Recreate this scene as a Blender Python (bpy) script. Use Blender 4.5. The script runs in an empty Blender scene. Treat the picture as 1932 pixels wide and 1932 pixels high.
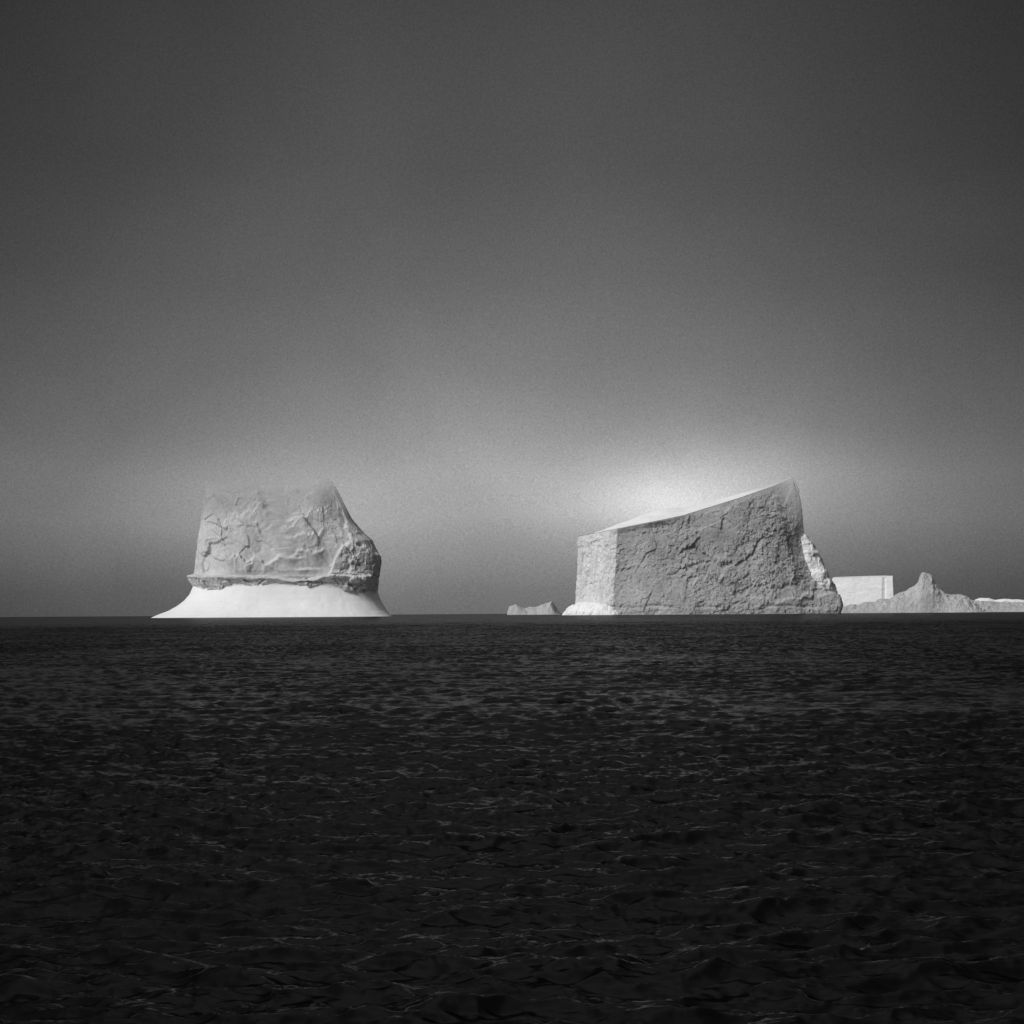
import bpy, math
import numpy as np
from mathutils import Matrix, Vector

# ------------------------------------------------------------------ camera geometry
W = 1934.0; F = 3067.0; CX = 967.0; HY = 1159.0; ROLL = 0.0065; H = 3.0
scene = bpy.context.scene
col = scene.collection

def tow(px, py, depth, D):
    """picture position + distance -> world point (arrays)"""
    px = np.asarray(px, float); py = np.asarray(py, float); depth = np.asarray(depth, float)
    s = D / F
    Y = D + depth * s
    pyl = py + ROLL * (px - CX)
    X = (px - CX) / F * Y
    Z = H + (HY - pyl) / F * Y
    return np.stack([X, Y + 0 * X, Z], -1)

# ------------------------------------------------------------------ noise
def h3(ix, iy, iz, seed):
    n = (ix.astype(np.int64) * 374761393 + iy.astype(np.int64) * 668265263 + iz.astype(np.int64) * 2147483647 * 3 + seed * 974634777) & 0xFFFFFFFF
    n = ((n ^ (n >> 13)) * 1274126177) & 0xFFFFFFFF
    n = ((n ^ (n >> 16)) * 2246822519) & 0xFFFFFFFF
    n = n ^ (n >> 15)
    return (n & 0xFFFFFF) / float(0xFFFFFF)

def vnoise(p, seed=0):
    i = np.floor(p).astype(np.int64); f = p - i
    u = f * f * f * (f * (f * 6 - 15) + 10)
    r = 0
    for a in (0, 1):
        for b in (0, 1):
            for c in (0, 1):
                w = (u[..., 0] if a else 1 - u[..., 0]) * (u[..., 1] if b else 1 - u[..., 1]) * (u[..., 2] if c else 1 - u[..., 2])
                r = r + w * h3(i[..., 0] + a, i[..., 1] + b, i[..., 2] + c, seed)
    return r * 2 - 1

def vnoise2(x, y, seed=0):
    ix = np.floor(x).astype(np.int64); iy = np.floor(y).astype(np.int64)
    fx = (x - ix).astype(np.float32); fy = (y - iy).astype(np.float32)
    ux = fx * fx * (3 - 2 * fx); uy = fy * fy * (3 - 2 * fy); z = np.zeros_like(ix)
    g = lambda a, b: h3(ix + a, iy + b, z, seed).astype(np.float32)
    return 2 * ((g(0, 0) * (1 - ux) + g(1, 0) * ux) * (1 - uy) + (g(0, 1) * (1 - ux) + g(1, 1) * ux) * uy) - 1

def fbm(p, scale, octs=4, seed=0, gain=.5, ridged=False):
    t = 0; a = 1; q = p / scale; n = 0
    for o in range(octs):
        v = vnoise(q + 17.3 * o, seed + o)
        if ridged: v = 1 - 2 * np.abs(v)
        t = t + a * v; n += a; a *= gain; q = q * 2.03
    return t / n

def facets(p, scale, seed=0, tilt=.6):
    """piecewise planar chips: every Worley cell is a tilted plane"""
    q = p / scale
    i = np.floor(q).astype(np.int64)
    best = np.full(q.shape[:-1], 1e9); val = np.zeros(q.shape[:-1])
    for a in (-1, 0, 1):
        for b in (-1, 0, 1):
            for c in (-1, 0, 1):
                ci = [i[..., 0] + a, i[..., 1] + b, i[..., 2] + c]
                cp = np.stack([ci[k] + h3(*ci, seed + 11 + k) for k in range(3)], -1)
                d = q - cp
                dd = (d * d).sum(-1)
                g = np.stack([h3(*ci, seed + 31 + k) - .5 for k in range(3)], -1)
                v = (d * g).sum(-1) * 2 * tilt + (h3(*ci, seed + 51) - .5)
                m = dd < best
                best = np.where(m, dd, best); val = np.where(m, v, val)
    return val

# ------------------------------------------------------------------ mesh helpers
def mesh_from_grid(name, P, closed_u=False, cap_top=False, cap_bottom=False, origin=(0, 0, 0)):
    nv, nu = P.shape[:2]
    V = (P - np.array(origin)).reshape(-1, 3)
    iu = np.arange(nu if closed_u else nu - 1); iv = np.arange(nv - 1)
    A, B = np.meshgrid(iv, iu, indexing='ij')
    B2 = (B + 1) % nu
    Q = np.stack([A * nu + B, A * nu + B2, (A + 1) * nu + B2, (A + 1) * nu + B], -1).reshape(-1, 4)
    extra = []
    if cap_top:
        c = V[(nv - 1) * nu:].mean(0); V = np.vstack([V, c]); ci = len(V) - 1
        b = (nv - 1) * nu
        extra.append(np.stack([b + np.arange(nu), b + (np.arange(nu) + 1) % nu, np.full(nu, ci)], -1))
    me = bpy.data.meshes.new(name)
    nq = len(Q); tris = np.vstack(extra) if extra else np.zeros((0, 3), int); nt = len(tris)
    me.vertices.add(len(V)); me.vertices.foreach_set('co', V.astype(np.float32).ravel())
    me.loops.add(nq * 4 + nt * 3)
    me.loops.foreach_set('vertex_index', np.concatenate([Q.ravel(), tris.ravel()]).astype(np.int32))
    me.polygons.add(nq + nt)
    me.polygons.foreach_set('loop_start', np.concatenate([np.arange(nq) * 4, nq * 4 + np.arange(nt) * 3]).astype(np.int32))
    me.polygons.foreach_set('loop_total', np.concatenate([np.full(nq, 4), np.full(nt, 3)]).astype(np.int32))
    me.polygons.foreach_set('use_smooth', np.ones(nq + nt, bool))
    me.update(calc_edges=True)
    return me

def link(name, me, mat, parent=None):
    o = bpy.data.objects.new(name, me); col.objects.link(o)
    me.materials.append(mat)
    if parent: o.parent = parent
    return o

def thing(name, label, cat, loc, group=None):
    o = bpy.data.objects.new(name, None); col.objects.link(o)
    o.location = loc; o['label'] = label; o['category'] = cat; o.empty_display_size = 10
    if group: o['group'] = group
    return o

def normals(P, closed):
    if closed:
        du = np.roll(P, -1, 1) - np.roll(P, 1, 1)
    else:
        du = np.gradient(P, axis=1)
    dv = np.gradient(P, axis=0)
    n = np.cross(du, dv)
    return n / (np.linalg.norm(n, axis=-1, keepdims=True) + 1e-9)

def blur_u(P, k, closed=True):
    for _ in range(k):
        if closed:
            P = .25 * np.roll(P, 1, 1) + .5 * P + .25 * np.roll(P, -1, 1)
        else:
            Q = P.copy(); Q[:, 1:-1] = .25 * P[:, :-2] + .5 * P[:, 1:-1] + .25 * P[:, 2:]; P = Q
    return P
def blur_v(P, k):
    for _ in range(k):
        Q = P.copy(); Q[1:-1] = .25 * P[:-2] + .5 * P[1:-1] + .25 * P[2:]; P = Q
    return P
def soft(a, k): return blur_v(blur_u(a, k), k)

def up_v(L, nv):
    L = np.asarray(L, float)
    d = np.concatenate([[0], np.cumsum(np.linalg.norm(np.diff(L, axis=0), axis=-1).mean(1))])
    t = np.linspace(0, d[-1], nv)
    out = np.zeros((nv,) + L.shape[1:])
    for k in range(L.shape[1]):
        for c in range(3):
            out[:, k, c] = np.interp(t, d, L[:, k, c])
    return out

def ring_loft(rows, nv, nf, nb, expo=.65, back=120):
    """rows: (py, left x, right x, front depth) bottom to top -> grid of picture coords (px,py,depth)"""
    rows = np.array(rows, float)
    th = np.concatenate([np.linspace(math.pi, 2 * math.pi, nf, endpoint=False), np.linspace(0, math.pi, nb, endpoint=False)])
    c, s = np.cos(th), np.sin(th)
    cx = np.sign(c) * np.abs(c) ** expo; sy = np.sign(s) * np.abs(s) ** expo
    G = []
    for py, l, r, fd in rows:
        xc, hw = (l + r) / 2, (r - l) / 2
        G.append(np.stack([xc + hw * cx, np.full_like(cx, py), np.where(sy < 0, -sy * fd, sy * back)], -1))
    G = np.array(G)
    return up_v(G, nv)

def line(pts, x, jag=0, seed=0, ramp=10):
    pts = np.array(pts, float)
    y = np.interp(x, pts[:, 0], pts[:, 1])
    if jag:
        q = np.stack([x, 0 * x + seed * 7.7, 0 * x], -1)
        y = y + jag * fbm(q, 12, 5, seed, .62)
    w = np.clip((x - pts[0, 0]) / ramp, 0, 1) * np.clip((pts[-1, 0] - x) / ramp, 0, 1)
    return y, w

def ledge(px, py, pts, amp, decay, jag=3, seed=0, up=False, soft=1.2, ramp=12):
    """protrusion that starts sharply at the line and decays below it (or above it, when up)"""
    y, w = line(pts, px, jag, seed, ramp)
    d = (py - y) * (-1 if up else 1)
    s = 1 / (1 + np.exp(-np.clip(d / soft, -30, 30)))
    return amp * w * s * np.exp(-np.clip(d, 0, None) / decay)

# ------------------------------------------------------------------ materials
def nt_new(name):
    m = bpy.data.materials.new(name); m.use_nodes = True
    nt = m.node_tree; nt.nodes.clear()
    return m, nt
def N(nt, t, **kw):
    n = nt.nodes.new(t)
    for k, v in kw.items(): setattr(n, k, v)
    return n
def noise(nt, vec, scale, detail=6, rough=.6, dist=0, out='Fac'):
    n = N(nt, 'ShaderNodeTexNoise'); n.inputs['Scale'].default_value = scale
    n.inputs['Detail'].default_value = detail; n.inputs['Roughness'].default_value = rough
    n.inputs['Distortion'].default_value = dist
    nt.links.new(vec, n.inputs['Vector']); return n.outputs[out]
def math_(nt, op, a, b=None, c=None, clamp=False):
    n = N(nt, 'ShaderNodeMath', operation=op, use_clamp=clamp)
    for i, v in enumerate((a, b, c)):
        if v is None: continue
        if isinstance(v, (int, float)): n.inputs[i].default_value = v
        else: nt.links.new(v, n.inputs[i])
    return n.outputs[0]
def vmath(nt, op, a, b=None, scale=None):
    n = N(nt, 'ShaderNodeVectorMath', operation=op)
    for i, v in enumerate((a, b)):
        if v is None: continue
        if isinstance(v, tuple): n.inputs[i].default_value = v
        else: nt.links.new(v, n.inputs[i])
    if scale is not None: n.inputs['Scale'].default_value = scale
    return n.outputs[0]
def ramp(nt, fac, stops, interp='LINEAR'):
    r = N(nt, 'ShaderNodeValToRGB'); r.color_ramp.interpolation = interp
    e = r.color_ramp.elements
    while len(e) > 1: e.remove(e[0])
    e[0].position = stops[0][0]; e[0].color = (stops[0][1],) * 3 + (1,)
    for p, v in stops[1:]:
        k = e.new(p); k.color = (v, v, v, 1)
    nt.links.new(fac, r.inputs[0]); return r.outputs[0]

def ice(name, lo, hi, bump=.6, bscale=.12, stretch=(1, 1, 1), rough=.75, fade=None, fine=.35):
    m, nt = nt_new(name)
    geo = N(nt, 'ShaderNodeNewGeometry')
    mp = N(nt, 'ShaderNodeMapping'); mp.inputs['Scale'].default_value = stretch
    nt.links.new(geo.outputs['Position'], mp.inputs['Vector']); v = mp.outputs[0]
    n1 = noise(nt, v, .022, 7, .65, .4)
    n2 = noise(nt, v, .25, 5, .7)
    mix = math_(nt, 'ADD', math_(nt, 'MULTIPLY', n1, .5), math_(nt, 'MULTIPLY', n2, .5))
    colr = ramp(nt, mix, [(.38, lo), (.60, hi)])
    b = N(nt, 'ShaderNodeBump'); b.inputs['Strength'].default_value = bump; b.inputs['Distance'].default_value = 3.0
    hgt = math_(nt, 'ADD', noise(nt, v, bscale, 7, .72), math_(nt, 'MULTIPLY', noise(nt, v, bscale * 5, 3, .7), fine))
    nt.links.new(hgt, b.inputs['Height'])
    p = N(nt, 'ShaderNodeBsdfPrincipled'); p.inputs['Roughness'].default_value = rough
    p.inputs['Specular IOR Level'].default_value = .25
    nt.links.new(colr, p.inputs['Base Color']); nt.links.new(b.outputs[0], p.inputs['Normal'])
    out = N(nt, 'ShaderNodeOutputMaterial')
    if fade:
        # the upper ice thins out into low cloud: (axis direction vector, start, end, ragged amount)
        (dx, dy, dz), a0, a1, rag = fade
        dot = N(nt, 'ShaderNodeVectorMath', operation='DOT_PRODUCT'); dot.inputs[1].default_value = (dx, dy, dz)
        nt.links.new(geo.outputs['Position'], dot.inputs[0])
        nn = noise(nt, geo.outputs['Position'], .016, 5, .55, .2)
        val = math_(nt, 'ADD', dot.outputs['Value'], math_(nt, 'MULTIPLY', math_(nt, 'SUBTRACT', nn, .5), rag))
        mr = N(nt, 'ShaderNodeMapRange', interpolation_type='SMOOTHSTEP')
        mr.inputs['From Min'].default_value = a0; mr.inputs['From Max'].default_value = a1
        nt.links.new(val, mr.inputs['Value'])
        tr = N(nt, 'ShaderNodeBsdfTransparent'); mx = N(nt, 'ShaderNodeMixShader')
        nt.links.new(mr.outputs[0], mx.inputs[0]); nt.links.new(p.outputs[0], mx.inputs[1]); nt.links.new(tr.outputs[0], mx.inputs[2])
        nt.links.new(mx.outputs[0], out.inputs[0])
    else:
        nt.links.new(p.outputs[0], out.inputs[0])
    return m

# ------------------------------------------------------------------ LEFT BERG
D1 = 2600.0; s1 = D1 / F
o1 = tow(530, 1162, 0, D1); o1[2] = 0
z_of = lambda py, px=500: float(tow(px, py, 0, D1)[2])
berg1 = thing('iceberg', 'blocky iceberg with its top lost in mist, standing on a smooth bright flared foot', 'iceberg', tuple(o1), 'two large icebergs on the sea')
m_body1 = ice('glacier_ice_misty', .50, .70, .45, .14, fade=((0, 0, 1), z_of(1000), z_of(898), 80), fine=.5)
m_foot = ice('wave_washed_ice', .86, .93, .10, .05, stretch=(.4, .4, 2), rough=.55)

G = ring_loft([(1172, 274, 756, -176), (1165, 290, 742, -160), (1160, 302, 737, -150), (1153, 320, 731, -139), (1145, 334, 726, -129),
               (1135, 347, 720, -119), (1123, 358, 715, -110), (1110, 364, 712, -104), (1098, 369, 708, -100)], 130, 560, 120, .7, 110)
G = blur_v(G, 5)
P = tow(G[..., 0], G[..., 1], G[..., 2], D1)
n = normals(P, True)
P = P + n * (1.1 * fbm(P * np.array([1, 1, .4]), 26, 4, 5))[..., None]
link('flared_foot', mesh_from_grid('flared_foot', P, True, origin=o1), m_foot, berg1)

rows = [(1117, 378, 706, -86), (1114, 366, 712, -100), (1108, 362, 715, -104), (1099, 356, 715, -108), (1091, 353, 715, -111), (1088, 354, 715, -110), (1085, 366, 715, -96),
        (1075, 368, 715, -93), (1060, 369, 718, -91), (1048, 371, 716, -89), (1020, 374, 704, -83), (1008, 376, 690, -80), (980, 380, 665, -74), (950, 384, 649, -66), (925, 388, 637, -60), (895, 396, 620, -50), (876, 402, 606, -46)]
G = ring_loft(rows, 380, 620, 150, .55, 110)
px, py, dp = G[..., 0], G[..., 1], G[..., 2]
low = np.clip((py - 1050) / 35, 0, 1)
sh = np.interp(px, [352, 400, 480, 540, 580, 612, 640, 718], [0, 1, 3, 5, 6, 2, 0, 4]) + 3.2 * fbm(np.stack([px, 0 * px, dp], -1), 26, 6, 3, .62)
py2 = py + low * sh
dropr = np.clip((py - 1098) / 12, 0, 1) * (np.interp(px, [352, 450, 718], [-3, 0, 3]) + 4 * fbm(np.stack([px, 0 * px, dp], -1), 18, 4, 18, .6))
G = np.stack([px, py2 + dropr, dp], -1)
P = tow(G[..., 0], G[..., 1], G[..., 2], D1)
n = normals(blur_v(blur_u(P, 4), 4), True)
front = np.clip(-n[..., 1], 0, 1)
px, py = G[..., 0], G[..., 1]
rel = 0
up = np.clip((1086 - py) / 8, 0, 1)
rel = rel + ledge(px, py, [(415, 1042), (435, 1056), (452, 1050), (466, 1061), (492, 1056), (508, 1066), (530, 1052), (548, 1052), (566, 1038), (590, 1046), (622, 1034)], 8, 18, 12, 21, ramp=25) * up
rel = rel + ledge(px, py, [(525, 1038), (548, 1018), (580, 1014), (618, 1000)], 5, 22, 14, 23, ramp=25) * up
rel = rel + ledge(px, py, [(520, 1010), (560, 985), (590, 965), (630, 950)], 5, 26, 14, 24, ramp=25) * up
rel = rel + ledge(px, py, [(385, 1010), (420, 985), (460, 970), (500, 950)], 3, 34, 12, 25, ramp=25) * up
rel = rel + ledge(px, py, [(600, 1112), (618, 1092), (632, 1062), (648, 1030), (660, 1026), (692, 1036), (706, 1048), (760, 1070)], 13, 70, 7, 26, soft=1.6, ramp=50) * np.clip((1125 - py) / 30, .3, 1)
rel = rel - ledge(px, py, [(600, 1104), (625, 1096), (650, 1074), (668, 1062), (700, 1075)], 4, 14, 10, 27, ramp=25)
band = np.clip((py - 1089) / 3, 0, 1) * np.clip((1125 - py) / 8, 0, 1)
q = P / s1
rel = rel + band * (4.2 * facets(q * np.array([.7, 1, 1]), 15, 3, 1.1) + 2.4 * fbm(q, 9, 5, 4, .65) - 4 - 5 * np.clip(fbm(q * np.array([1, 1, 0]), 50, 3, 16) + .1, 0, 1))
qs = q * np.array([1.0, 1.0, .5]); qd = q + 4 * np.stack([fbm(q, 30, 4, 61), fbm(q, 30, 4, 62), fbm(q, 30, 4, 63)], -1)
rot = np.stack([qd[..., 0] * .8 + qd[..., 2] * .6, qd[..., 1], (-qd[..., 0] * .6 + qd[..., 2] * .8) * .55], -1)
patch = np.clip(fbm(q, 60, 2, 64) * 1.6 + .4, .05, 1)
rel = rel + up * (8 * fbm(qs, 80, 2, 7) + 4.6 * soft(facets(rot, 46, 8, 1.4), 7) + 1.6 * soft(facets(rot, 22, 17, 1.4), 2) + patch * (.7 * facets(qd, 9, 9, .9) + 1.4 * fbm(qd, 12, 5, 10, .66)) + .5 * fbm(q, 5, 3, 12))
rel = rel + (1 - up) * 1.0 * fbm(q, 5, 3, 13)
lump = np.clip((px - 635) / 15, 0, 1) * np.clip((py - 1035) / 10, 0, 1)
rel = rel + lump * (2.2 * facets(q, 18, 14, 1.2) + 1.8 * fbm(q, 10, 5, 15, .65))
fw = .3 + .7 * front
P = P + n * (rel * s1 * fw)[..., None]
link('ice_block', mesh_from_grid('ice_block', P, True, False, origin=o1), m_body1, berg1)

# ------------------------------------------------------------------ RIGHT BERG
D2 = 2640.0; s2 = D2 / F
o2 = tow(1330, 1158, 0, D2); o2[2] = 0
berg2 = thing('iceberg', 'huge wedge-shaped iceberg with a slanting snowy top rising to a sharp right peak', 'iceberg', tuple(o2), 'two large icebergs on the sea')
pk = tow(1500, 900, 0, D2); dv = Vector((.62, 0, .78)).normalized()
pkv = pk[0] * dv[0] + pk[2] * dv[2]
fd2 = (tuple(dv), pkv - 95, pkv + 20, 35)
m_wall = ice('pitted_glacier_ice', .56, .90, 1.0, .36, fade=fd2, fine=.9)
m_stri = ice('striated_glacier_ice', .60, .88, .8, .3, stretch=(1, 1, .25))
m_snow = ice('wind_packed_snow', .88, .93, .1, .05, rough=.8)
fr = np.array([0, .035, .12, .2, .33, .5, .66, .8, .92, 1.0])
def colm(xb, yb, xt, yt, db, dt, bulge=0):
    x = xb + (xt - xb) * fr + bulge * np.sin(fr * math.pi)
    y = yb + (yt - yb) * fr; d = db + (dt - db) * fr
    return np.stack([x, y, d], -1)
def colp(pts, db, dt):
    pts = np.array(pts, float); d = np.linspace(db, dt, len(pts))
    return np.concatenate([pts, d[:, None]], 1)
TOP = [(1089, 1014), (1140, 1004), (1200, 992), (1260, 981), (1290, 974), (1350, 956), (1400, 940), (1450, 922), (1497, 903)]
colB = colp([(1082, 1168), (1084, 1150), (1085, 1130), (1087, 1115), (1089, 1090), (1091, 1070), (1092, 1050), (1092, 1035), (1090, 1024), (1089, 1014)], 14, 22)
colA = colm(1156, 1168, 1166, 999, -64, -56)
colA1 = colm(1215, 1168, 1226, 987, -77, -63)
colM = colm(1300, 1168, 1290, 974, -81, -57)
colM2 = colm(1420, 1168, 1400, 940, -72, -40)
colM3 = colm(1510, 1168, 1460, 919, -55, -24, 4)
colC = colp([(1583, 1168), (1588, 1143), (1583, 1128), (1565, 1108), (1543, 1080), (1530, 1045), (1521, 1005), (1515, 962), (1509, 925), (1501, 901)], -25, 0)
colD = colp([(1560, 1168), (1562, 1143), (1550, 1128), (1535, 1108), (1520, 1080), (1512, 1045), (1504, 1005), (1500, 962), (1495, 930), (1490, 908)], 60, 90)
colE = colm(1120, 1168, 1125, 1010, 150, 140)
K = np.stack([colB, colA, colA1, colM, colM2, colM3, colC, colD, colE], 1)
counts = [130, 90, 130, 190, 120, 110, 70, 60, 50]
K = up_v(K, 380)
segs = []
for k in range(9):
    a = K[:, k]; b = K[:, (k + 1) % 9]; t = np.arange(counts[k]) / counts[k]
    segs.append(a[:, None, :] * (1 - t)[None, :, None] + b[:, None, :] * t[None, :, None])
G = blur_u(np.concatenate(segs, 1), 40)
P = tow(G[..., 0], G[..., 1], G[..., 2], D2)
n = normals(P, True); front = np.clip(-n[..., 1], 0, 1)
px, py = G[..., 0], G[..., 1]
topy = np.interp(px, [t[0] for t in TOP], [t[1] for t in TOP])
inn = np.clip((py - topy) / 10, .12, 1)
q = P / s2
qd = q + 6 * np.stack([fbm(q, 30, 3, 71), fbm(q, 30, 3, 72), fbm(q, 30, 3, 73)], -1)
left = np.clip((1163 + 12 * fbm(q, 14, 4, 39) - px) / 14, 0, 1)
calm = .75 + .35 * np.clip(fbm(q, 45, 3, 29) * 2.5 + .2, -1, 1)
rough_face = 8 * fbm(q, 90, 2, 31) + 1.6 * soft(facets(q, 40, 32, 1.2), 4) + calm * (2.9 * fbm(q, 16, 6, 34, .8) + 1.2 * facets(q, 8, 35, 1.1))
stri = 2.6 * fbm(q * np.array([1, 1, .16]), 9, 4, 36, .6, True) + 2 * fbm(q * np.array([1, 1, .35]), 22, 3, 37) + 1.6 * fbm(q, 6, 3, 38) + 1.2 * facets(qd * np.array([1, 1, .4]), 12, 30, .9)
rel = (1 - left) * rough_face + left * stri
rel = rel - ledge(px, py, [(1280, 1044), (1300, 1026), (1316, 1026), (1328, 1038), (1346, 1050), (1362, 1066), (1385, 1060), (1405, 1058), (1420, 1044), (1432, 1022), (1444, 1006)], 4.6, 20, 12, 41, soft=.9)
rel = rel - ledge(px, py, [(1260, 1086), (1300, 1070), (1330, 1058), (1360, 1062)], 3, 12, 12, 42, soft=.9)
rel = rel - ledge(px, py, [(1380, 1120), (1420, 1106), (1470, 1112), (1520, 1098)], 3, 12, 12, 44, soft=.9)
rel = rel + ledge(px, py, [(1420, 1128), (1470, 1134), (1530, 1122), (1570, 1124), (1600, 1130)], 5, 30, 8, 45)
rel = rel + ledge(px, py, [(1300, 1102), (1340, 1086), (1380, 1092), (1420, 1100)], 3, 12, 12, 47)
nline = 1146 + 4 * fbm(np.stack([px, 0 * px, 0 * px], -1), 40, 4, 48)
rel = rel - 5 * np.exp(-((py - nline) / 3.0) ** 2) * (.4 + .6 * left) * np.clip(.5 + 1.5 * fbm(q * np.array([1, 1, 0]), 40, 3, 49), 0, 1)
P = P + n * (rel * inn * s2)[..., None]
nc = counts[0]
ring = np.concatenate([P[:, nc:], P[:, :1]], 1)
link('ice_wall', mesh_from_grid('ice_wall', ring, origin=o2), m_wall, berg2)
fc = link('striated_ice_face', mesh_from_grid('striated_ice_face', P[:, :nc + 1], origin=o2), m_stri, berg2)
fc['label'] = 'pale vertically streaked left face'
rim = P[-1]; rimG = G[-1]
nf = sum(counts[:6]); fi = np.arange(0, nf + 1)
rf = rim[fi]; rx = rimG[fi, 0]
rise = np.interp(rx, [1088, 1140, 1190, 1215, 1240, 1262, 1285, 1305, 1350, 1400, 1450, 1497], [1, 7, 12, 17, 20, 20, 16, 11, 8, 6, 4, 1])
ker = np.ones(25) / 25; rise = np.convolve(np.pad(rise, 12, mode='edge'), ker, mode='valid')
nb = 50; v = np.linspace(0, 1, nb)[:, None]
T = np.zeros((nb, len(fi), 3))
T[..., 0] = rf[None, :, 0] * (1 + .04 * v * .5) + v * np.interp(rx, [1088, 1166, 1497], [30, 8, -4])[None] * s2
T[..., 1] = rf[None, :, 1] + v * (135 - np.interp(rx, [1088, 1166, 1500], [60, 0, 20]))[None] * s2
T[..., 2] = rf[None, :, 2] * (T[..., 1] / rf[None, :, 1]) + (rise[None] * np.clip(v / .75, 0, 1) ** 1.2 - 25 * np.clip((v - .8) / .2, 0, 1)) * s2
T[..., 2] += np.sin(v * math.pi).clip(0) * 2.6 * s2 * fbm(T / s2, 24, 5, 55) + .02
T[0, :, 2] += .4
link('snow_top', mesh_from_grid('snow_top', T, origin=o2), ice('summit_snow', .88, .93, .1, .05, rough=.8, fade=(tuple(dv), pkv - 80, pkv + 20, 30)), berg2)
G = ring_loft([(1170, 1060, 1176, -58), (1160, 1064, 1174, -56), (1155, 1067, 1171, -54), (1150, 1070, 1168, -50), (1146, 1078, 1165, -44), (1142, 1086, 1163, -34), (1139, 1092, 1160, -20)], 70, 260, 60, .7, 30)
G[..., 2] += np.interp(G[..., 0], [1060, 1168], [22, -30])
G[..., 1] += 3.0 * fbm(G * np.array([1, 0, 0]), 22, 4, 81) * np.clip((1160 - G[..., 1]) / 8, 0, 1)
P = tow(G[..., 0], G[..., 1], G[..., 2], D2); n = normals(P, True)
P = P + n * ((2.4 * fbm(P / s2, 14, 4, 82) + 2.0 * facets(P / s2, 12, 83)) * s2)[..., None]
link('ice_foot', mesh_from_grid('ice_foot', P, True, True, origin=o2), m_foot, berg2)
# snow slope on the upper right edge
G = ring_loft([(1124, 1562, 1582, -8), (1112, 1550, 1578, -24), (1098, 1538, 1571, -27), (1080, 1526, 1562, -25), (1058, 1519, 1552, -22), (1030, 1513, 1537, -17), (1014, 1510, 1526, -12), (1006, 1511, 1519, -8)], 160, 240, 80, .65, 60)
P = tow(G[..., 0], G[..., 1], G[..., 2], D2); n = normals(P, True)
q = P / s2
P = P + n * ((2.0 * soft(facets(q, 16, 91, 1.1), 2) + 3.6 * fbm(q, 18, 5, 92, .55)) * s2)[..., None]
link('snowy_shoulder', mesh_from_grid('snowy_shoulder', P, True, True, origin=o2), ice('fresh_snow_crust', .86, .94, .3, .12), berg2)

# ------------------------------------------------------------------ FAR BERGS
def ridge(name, prof, base, D, depth, seed, amp, mat, root, power=1.3, nx=None, wb=14, jag=1.2, js=8):
    prof = np.array(prof, float)
    x0, x1 = prof[0, 0], prof[-1, 0]
    nx = nx or int((x1 - x0) * 1.8); ny = 110
    u = np.linspace(x0, x1, nx); v = np.linspace(-1, 1, ny)
    U, Vv = np.meshgrid(u, v)
    s = D / F
    wob = wb * fbm(np.stack([U, Vv * depth, 0 * U], -1), 26, 3, seed)
    top = np.interp(U + wob * np.abs(Vv), prof[:, 0], prof[:, 1]) + jag * fbm(np.stack([U, Vv * depth, 0 * U], -1), js, 4, seed + 3, .65)
    g = (1 - np.abs(Vv) ** power).clip(0)
    hgt = (base - top).clip(0) * g
    q = np.stack([U, Vv * depth, hgt * .8], -1)
    inner = np.clip(np.abs(Vv) * 4, 0, 1)
    hgt = hgt + inner * g * amp * (facets(q, 16, seed + 5, .9) + .7 * fbm(q, 9, 4, seed + 7, .6) + .4 * facets(q, 6, seed + 9, .9))
    py = base + 8 * np.abs(Vv) ** 3 - hgt
    P = tow(U, py, Vv * depth, D)
    o = root.location
    return link(name, mesh_from_grid(name, P, origin=(o[0], o[1], o[2])), mat, root)

m_far = ice('distant_ice', .40, .66, .9, .14, fine=.6)
m_far_b = ice('distant_snow', .86, .92, .05, .08)
m_hazy = ice('hazy_ice', .42, .50, .2, .1)  # distance haze put into the base colour as flat, low-contrast greys
D3 = 3500.0; o = tow(1630, 1150, 0, D3); o[2] = 0
t3 = thing('iceberg', 'flat-topped pale tabular iceberg behind the wedge and the craggy ridge', 'iceberg', tuple(o))
s3 = D3 / F
def colt(x0, x1, yt, dd):
    return colp([(x0, 1170), (x0, 1150), (x0 + (x1 - x0) * .3, 1130), (x0 + (x1 - x0) * .6, 1110), (x1, yt + 8), (x1, yt)], dd, dd + 2)
G = np.stack([colt(1565, 1572, 1092, 30), colt(1610, 1612, 1090, 8), colt(1664, 1667, 1089, -18), colt(1672, 1672, 1093, -16),
              colt(1676, 1675, 1088, -22), colt(1689, 1687, 1087, -28), colt(1687, 1685, 1088, 70), colt(1575, 1576, 1090, 90)], 1)
K = up_v(G, 110); segs = []
for k, c_ in enumerate([60, 70, 14, 14, 24, 30, 40, 30]):
    a = K[:, k]; b = K[:, (k + 1) % 8]; t = np.arange(c_) / c_
    segs.append(a[:, None, :] * (1 - t)[None, :, None] + b[:, None, :] * t[None, :, None])
G = blur_u(np.concatenate(segs, 1), 2)
P = tow(G[..., 0], G[..., 1], G[..., 2], D3); n = normals(P, True)
P = P + n * ((1.0 * fbm(P / s3 * np.array([1, 1, .4]), 20, 5, 101) + .5 * facets(P / s3, 9, 102)) * s3)[..., None]
link('ice_wall', mesh_from_grid('ice_wall', P, True, False, origin=o), m_far_b, t3)
rim = P[-1]; c0 = rim.mean(0); c0[2] += 2
T = np.stack([rim * (1 - k) + c0 * k for k in np.linspace(0, 1, 14)], 0); T[0, :, 2] += .3
link('snow_top', mesh_from_grid('snow_top', T, True, origin=o), m_snow, t3)
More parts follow.
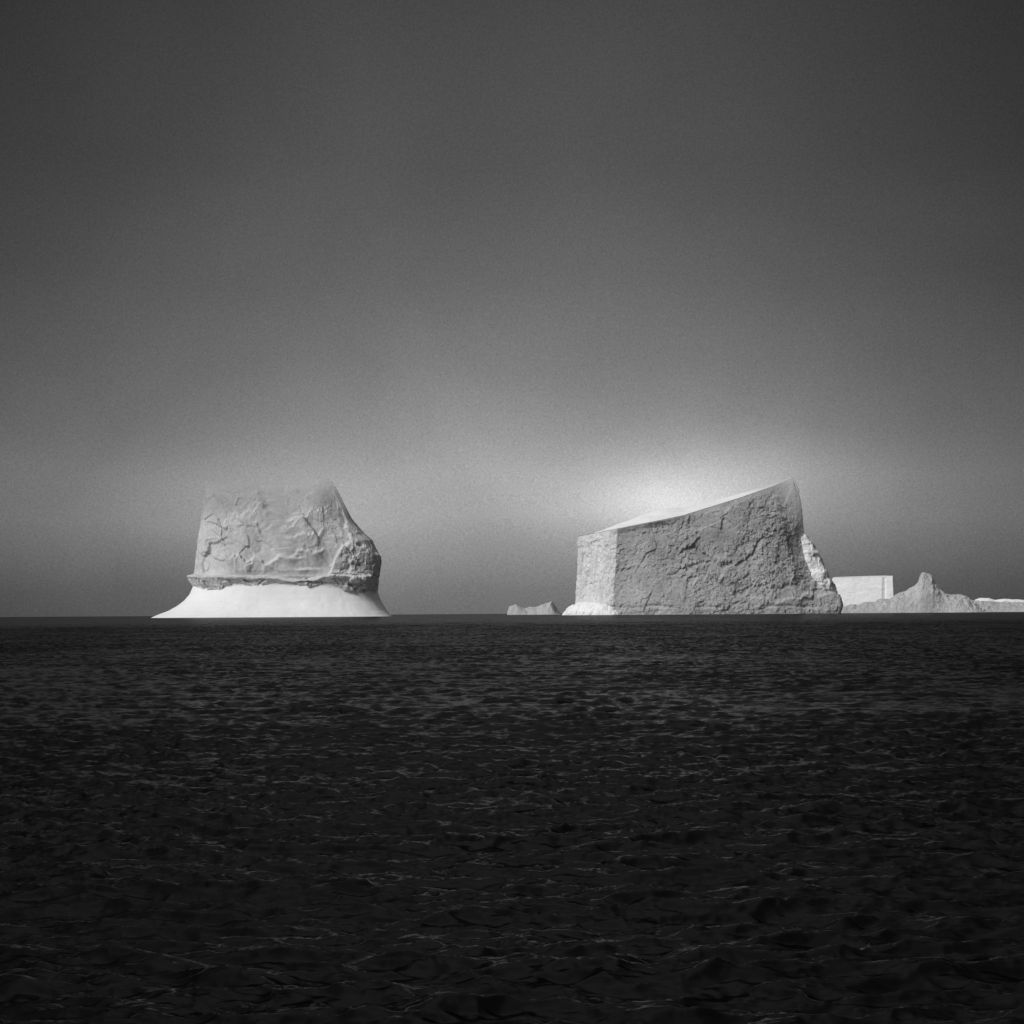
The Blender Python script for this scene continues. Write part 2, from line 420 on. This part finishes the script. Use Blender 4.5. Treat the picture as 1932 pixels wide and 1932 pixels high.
D4 = 3000.0; o = tow(1720, 1154, 0, D4); o[2] = 0
t4 = thing('iceberg', 'low craggy grey iceberg with one blunt horn in its middle', 'iceberg', tuple(o))
ridge('ice_ridge', [(1578, 1153), (1584, 1150), (1600, 1143), (1620, 1142), (1632, 1137), (1650, 1137), (1662, 1132), (1680, 1131), (1690, 1124), (1700, 1119), (1712, 1116), (1718, 1110), (1728, 1106), (1734, 1099), (1738, 1086), (1741, 1081), (1746, 1080), (1752, 1083), (1761, 1086), (1765, 1098), (1771, 1104), (1776, 1112), (1785, 1119), (1795, 1123), (1812, 1122), (1830, 1128), (1838, 1138), (1850, 1145), (1862, 1153)], 1156, D4, 50, 120, 4.0, m_far, t4, 1.35, wb=7, jag=1.7, js=9)
ridge('ice_spur', [(1730, 1152), (1745, 1140), (1762, 1131), (1790, 1124), (1812, 1122), (1828, 1127), (1838, 1136), (1845, 1152)], 1156, D4, 20, 140, 3, m_far, t4, 1.5, jag=2)
D5 = 3300.0; o = tow(1890, 1152, 0, D5); o[2] = 0
t5 = thing('iceberg', 'long low iceberg shelf with a bright snowy strip at the right edge', 'iceberg', tuple(o))
ridge('ice_shelf', [(1800, 1151), (1808, 1136), (1822, 1132), (1836, 1134), (1850, 1136), (1868, 1136), (1880, 1138), (1900, 1137), (1930, 1138), (1960, 1142), (1985, 1152)], 1154, D5, 60, 160, 2.5, m_far, t5, 2.2, jag=1.8)
ridge('snow_strip', [(1836, 1152), (1842, 1133), (1850, 1130), (1868, 1130), (1880, 1133), (1900, 1131), (1930, 1133), (1955, 1138), (1975, 1152)], 1150, D5 + 60, 30, 165, .6, m_far_b, t5, 3)
D6 = 4200.0; o = tow(1008, 1160, 0, D6); o[2] = 0
t6 = thing('iceberg', 'tiny hazy grey iceberg low on the horizon between the two big ones', 'iceberg', tuple(o))
ridge('ice_ridge', [(958, 1159), (961, 1146), (966, 1143), (975, 1141), (984, 1146), (992, 1149), (1003, 1146), (1014, 1146), (1026, 1141), (1036, 1139), (1042, 1135), (1048, 1143), (1053, 1152), (1058, 1159)], 1161, D6, 40, 180, 1.8, m_hazy, t6, 1.8, jag=2)

# ------------------------------------------------------------------ SEA
rng = np.random.default_rng(7)
ang = np.concatenate([np.linspace(-math.pi, -.35, 80, endpoint=False), np.linspace(-.35, .35, 1150, endpoint=False), np.linspace(.35, math.pi, 80, endpoint=False)])
rr = [9.0]
while rr[-1] < 60000:
    x = rr[-1]
    base_ = x * x * 1.2 / (H * F)
    if x < 400: st_ = min(base_, .36)
    else: st_ = .36 * (x / 400) ** 2.4
    rr.append(x + max(st_, .025))
r = np.concatenate([np.linspace(.3, 9, 20, endpoint=False), rr])
dr = np.gradient(r)
R, A = np.meshgrid(r, ang, indexing='ij')
X = (R * np.sin(A)).astype(np.float32); Y = (R * np.cos(A)).astype(np.float32)
Z = np.zeros_like(X); DX = np.zeros_like(X); DY = np.zeros_like(X)
da = np.gradient(ang)
sp = np.maximum(dr[:, None], R * da[None]).astype(np.float32)
nw = 66
lam = np.geomspace(.12, 6, nw) * rng.uniform(.93, 1.07, nw)
for i in range(nw):
    L = lam[i]; k = 2 * math.pi / L
    th = rng.normal(0.12, .45 if L < 2 else .3)
    st = .038 * math.exp(-((math.log(L / .55)) / 1.1) ** 2) + .008
    a = st / k
    dx, dy = math.sin(th), -math.cos(th)
    ph = (k * dx) * X + (k * dy) * Y + np.float32(rng.uniform(0, 6.28))
    att = a * np.clip(L / sp - 1.0, 0, 1)
    c = np.cos(ph); s_ = np.sin(ph)
    Z += att * c; DX -= att * dx * s_ * .85; DY -= att * dy * s_ * .85
def chop(u, v, choppy, seed):
    nn = vnoise2(u, v, seed)
    u = u + nn; v = v + nn
    a1 = 1 - np.abs(np.sin(u)); b1 = np.abs(np.cos(u)); a1 = a1 * (1 - a1) + b1 * a1
    a2 = 1 - np.abs(np.sin(v)); b2 = np.abs(np.cos(v)); a2 = a2 * (1 - a2) + b2 * a2
    return (1 - np.clip(a1 * a2, 0, 1) ** .65) ** choppy
ca, sa = math.cos(.5), math.sin(.5)
xs_, ys_ = X * .55, Y
u0 = xs_ * ca - ys_ * sa; v0 = xs_ * sa + ys_ * ca
amp = .045; f_ = math.pi / 1.0; ch = 2.4
for o_ in range(3):
    L = math.pi / f_
    att = np.clip(L / sp - .8, 0, 1)
    if o_ == 0: att = np.clip(L * 7 / sp, 0, 1)
    Z += (att * amp * (chop(u0 * f_, v0 * f_, ch, 301 + o_) + chop(u0 * f_ * .93 + 31.7, v0 * f_ * 1.08 + 11.3, ch, 311 + o_) - .6)).astype(np.float32)
    u0, v0 = u0 * .95 + v0 * .3, -u0 * .3 + v0 * .95
    f_ *= 2.2; amp *= .40; ch = ch * .8 + .2
gust = (1 + .35 * vnoise2(X / 9, Y / 18, 201) + .2 * vnoise2(X / 3, Y / 5, 202)).astype(np.float32)
P = np.stack([X + DX * gust, Y + DY * gust, Z * gust], -1)
me = mesh_from_grid('sea', P, True)
m, nt = nt_new('dark_sea_water')
geo = N(nt, 'ShaderNodeNewGeometry')
mp = N(nt, 'ShaderNodeMapping'); mp.inputs['Scale'].default_value = (.5, 1, .3); mp.inputs['Rotation'].default_value = (0, 0, .08)
nt.links.new(geo.outputs['Position'], mp.inputs['Vector']); v = mp.outputs[0]
# wavelets too small for the mesh tilt the surface normal directly
nrm = geo.outputs['Normal']
for sc, am, de in ((.06, .16, 2), (.6, .24, 3), (4, .42, 3), (14, .32, 3)):
    c_ = noise(nt, v, sc, de, .6, .1, 'Color')
    d = vmath(nt, 'SUBTRACT', c_, (.5, .5, .5))
    d = vmath(nt, 'MULTIPLY', d, (am * .5, am * 1.5, 0.0))
    nrm = vmath(nt, 'ADD', nrm, d)
# long wind lanes and wave groups that still read far out
mp2 = N(nt, 'ShaderNodeMapping'); mp2.inputs['Scale'].default_value = (.16, .012, .1)
nt.links.new(geo.outputs['Position'], mp2.inputs['Vector'])
c_ = noise(nt, mp2.outputs[0], 1.0, 5, .7, .3, 'Color')
lane = vmath(nt, 'MULTIPLY', vmath(nt, 'SUBTRACT', c_, (.5, .5, .5)), (.1, .45, 0.0))
nrm = vmath(nt, 'ADD', nrm, lane)
nrm = vmath(nt, 'NORMALIZE', nrm)
fr_ = N(nt, 'ShaderNodeFresnel'); fr_.inputs['IOR'].default_value = 1.33; nt.links.new(nrm, fr_.inputs['Normal'])
# a ruffled sea never mirrors fully at grazing angles: soft ceiling on the reflectance
fac = math_(nt, 'DIVIDE', fr_.outputs[0], math_(nt, 'ADD', 1, math_(nt, 'MULTIPLY', fr_.outputs[0], 1.8)))
gl = N(nt, 'ShaderNodeBsdfGlossy'); gl.inputs['Roughness'].default_value = .14; gl.inputs['Color'].default_value = (.74, .74, .74, 1); nt.links.new(nrm, gl.inputs['Normal'])
df = N(nt, 'ShaderNodeBsdfDiffuse'); df.inputs['Color'].default_value = (.0012, .0012, .0012, 1)
mx = N(nt, 'ShaderNodeMixShader'); out = N(nt, 'ShaderNodeOutputMaterial')
nt.links.new(fac, mx.inputs[0]); nt.links.new(df.outputs[0], mx.inputs[1]); nt.links.new(gl.outputs[0], mx.inputs[2]); nt.links.new(mx.outputs[0], out.inputs[0])
sea = link('sea', me, m); sea['kind'] = 'structure'; sea['label'] = 'dark choppy sea reaching the horizon'

# ------------------------------------------------------------------ WORLD
w = bpy.data.worlds.new('World'); scene.world = w; w.use_nodes = True
nt = w.node_tree; nt.nodes.clear()
tc = N(nt, 'ShaderNodeTexCoord'); sx = N(nt, 'ShaderNodeSeparateXYZ'); nt.links.new(tc.outputs['Generated'], sx.inputs[0])
az, yy, el = sx.outputs
lin = lambda s: ((s + .055) / 1.055) ** 2.4 if s > .04 else s / 12.92
E = lambda py: (HY - py) / F
wob = math_(nt, 'MULTIPLY', math_(nt, 'SUBTRACT', noise(nt, tc.outputs['Generated'], 7, 3, .5, .3), .5), .03)
elw = math_(nt, 'ADD', el, wob)
stops = [(0, .41), (E(1110), .45), (E(1050), .53), (E(980), .60), (E(900), .60), (E(820), .54), (E(700), .465), (E(550), .39), (E(350), .325), (E(0), .25), (.55, .36), (.8, .50), (1, .55)]
base = ramp(nt, elw, [(p, lin(s)) for p, s in stops])
def gauss(a, sa, e, se, amp):
    x = math_(nt, 'DIVIDE', math_(nt, 'SUBTRACT', az, (a - CX) / F), sa / F)
    y = math_(nt, 'DIVIDE', math_(nt, 'SUBTRACT', elw, E(e)), se / F)
    r2 = math_(nt, 'ADD', math_(nt, 'MULTIPLY', x, x), math_(nt, 'MULTIPLY', y, y))
    return math_(nt, 'MULTIPLY', math_(nt, 'EXPONENT', math_(nt, 'MULTIPLY', r2, -1)), amp)
xs = math_(nt, 'DIVIDE', math_(nt, 'SUBTRACT', az, (940 - CX) / F), 840 / F)
side = math_(nt, 'ADD', math_(nt, 'MULTIPLY', math_(nt, 'EXPONENT', math_(nt, 'MULTIPLY', math_(nt, 'POWER', math_(nt, 'ABSOLUTE', xs), 2.4), -1)), .79), .27)
cur = math_(nt, 'MULTIPLY', base, side)
for g in [(1270, 165, 962, 58, .33), (1345, 240, 905, 72, .14), (960, 420, 930, 190, .02), (540, 220, 940, 90, .07)]:
    cur = math_(nt, 'ADD', cur, gauss(*g))
cl = math_(nt, 'ADD', 1, math_(nt, 'MULTIPLY', math_(nt, 'SUBTRACT', noise(nt, tc.outputs['Generated'], 5, 4, .5, .6), .5), .40))
cur = math_(nt, 'MULTIPLY', cur, cl)
gr = math_(nt, 'ADD', 1, math_(nt, 'MULTIPLY', math_(nt, 'SUBTRACT', noise(nt, tc.outputs['Generated'], 1000, 1, .5), .5), .55))
cur = math_(nt, 'MULTIPLY', cur, gr)
sky = N(nt, 'ShaderNodeTexSky', sky_type='NISHITA'); sky.sun_disc = False
SUN = Vector((-.63, -.48, .62)).normalized()
sky.sun_elevation = math.asin(SUN.z); sky.sun_rotation = math.atan2(SUN.x, SUN.y)
bw = N(nt, 'ShaderNodeRGBToBW'); nt.links.new(sky.outputs[0], bw.inputs[0])
high = N(nt, 'ShaderNodeMapRange', interpolation_type='SMOOTHSTEP'); high.inputs['From Min'].default_value = .4; high.inputs['From Max'].default_value = .9
nt.links.new(el, high.inputs['Value'])
cur = math_(nt, 'ADD', cur, math_(nt, 'MULTIPLY', math_(nt, 'MULTIPLY', bw.outputs[0], .04), high.outputs[0]))
bg = N(nt, 'ShaderNodeBackground'); bg.inputs['Strength'].default_value = 1.0
nt.links.new(cur, bg.inputs['Color'])
wo = N(nt, 'ShaderNodeOutputWorld'); nt.links.new(bg.outputs[0], wo.inputs[0])

sl = bpy.data.lights.new('sun', 'SUN'); sl.energy = 2.6; sl.angle = math.radians(24)
so = bpy.data.objects.new('sun', sl); col.objects.link(so); so.rotation_euler = SUN.to_track_quat('Z', 'Y').to_euler()

# ------------------------------------------------------------------ CAMERA
cd = bpy.data.cameras.new('camera'); co = bpy.data.objects.new('camera', cd); col.objects.link(co)
cd.sensor_width = 36; cd.lens = F / W * 36; cd.shift_y = (HY - W / 2) / W; cd.clip_start = .1; cd.clip_end = 100000
co.matrix_world = Matrix.Translation((0, 0, H)) @ Matrix.Rotation(math.pi / 2, 4, 'X') @ Matrix.Rotation(-ROLL, 4, 'Z')
scene.camera = co
scene.view_settings.view_transform = 'Standard'; scene.view_settings.look = 'None'
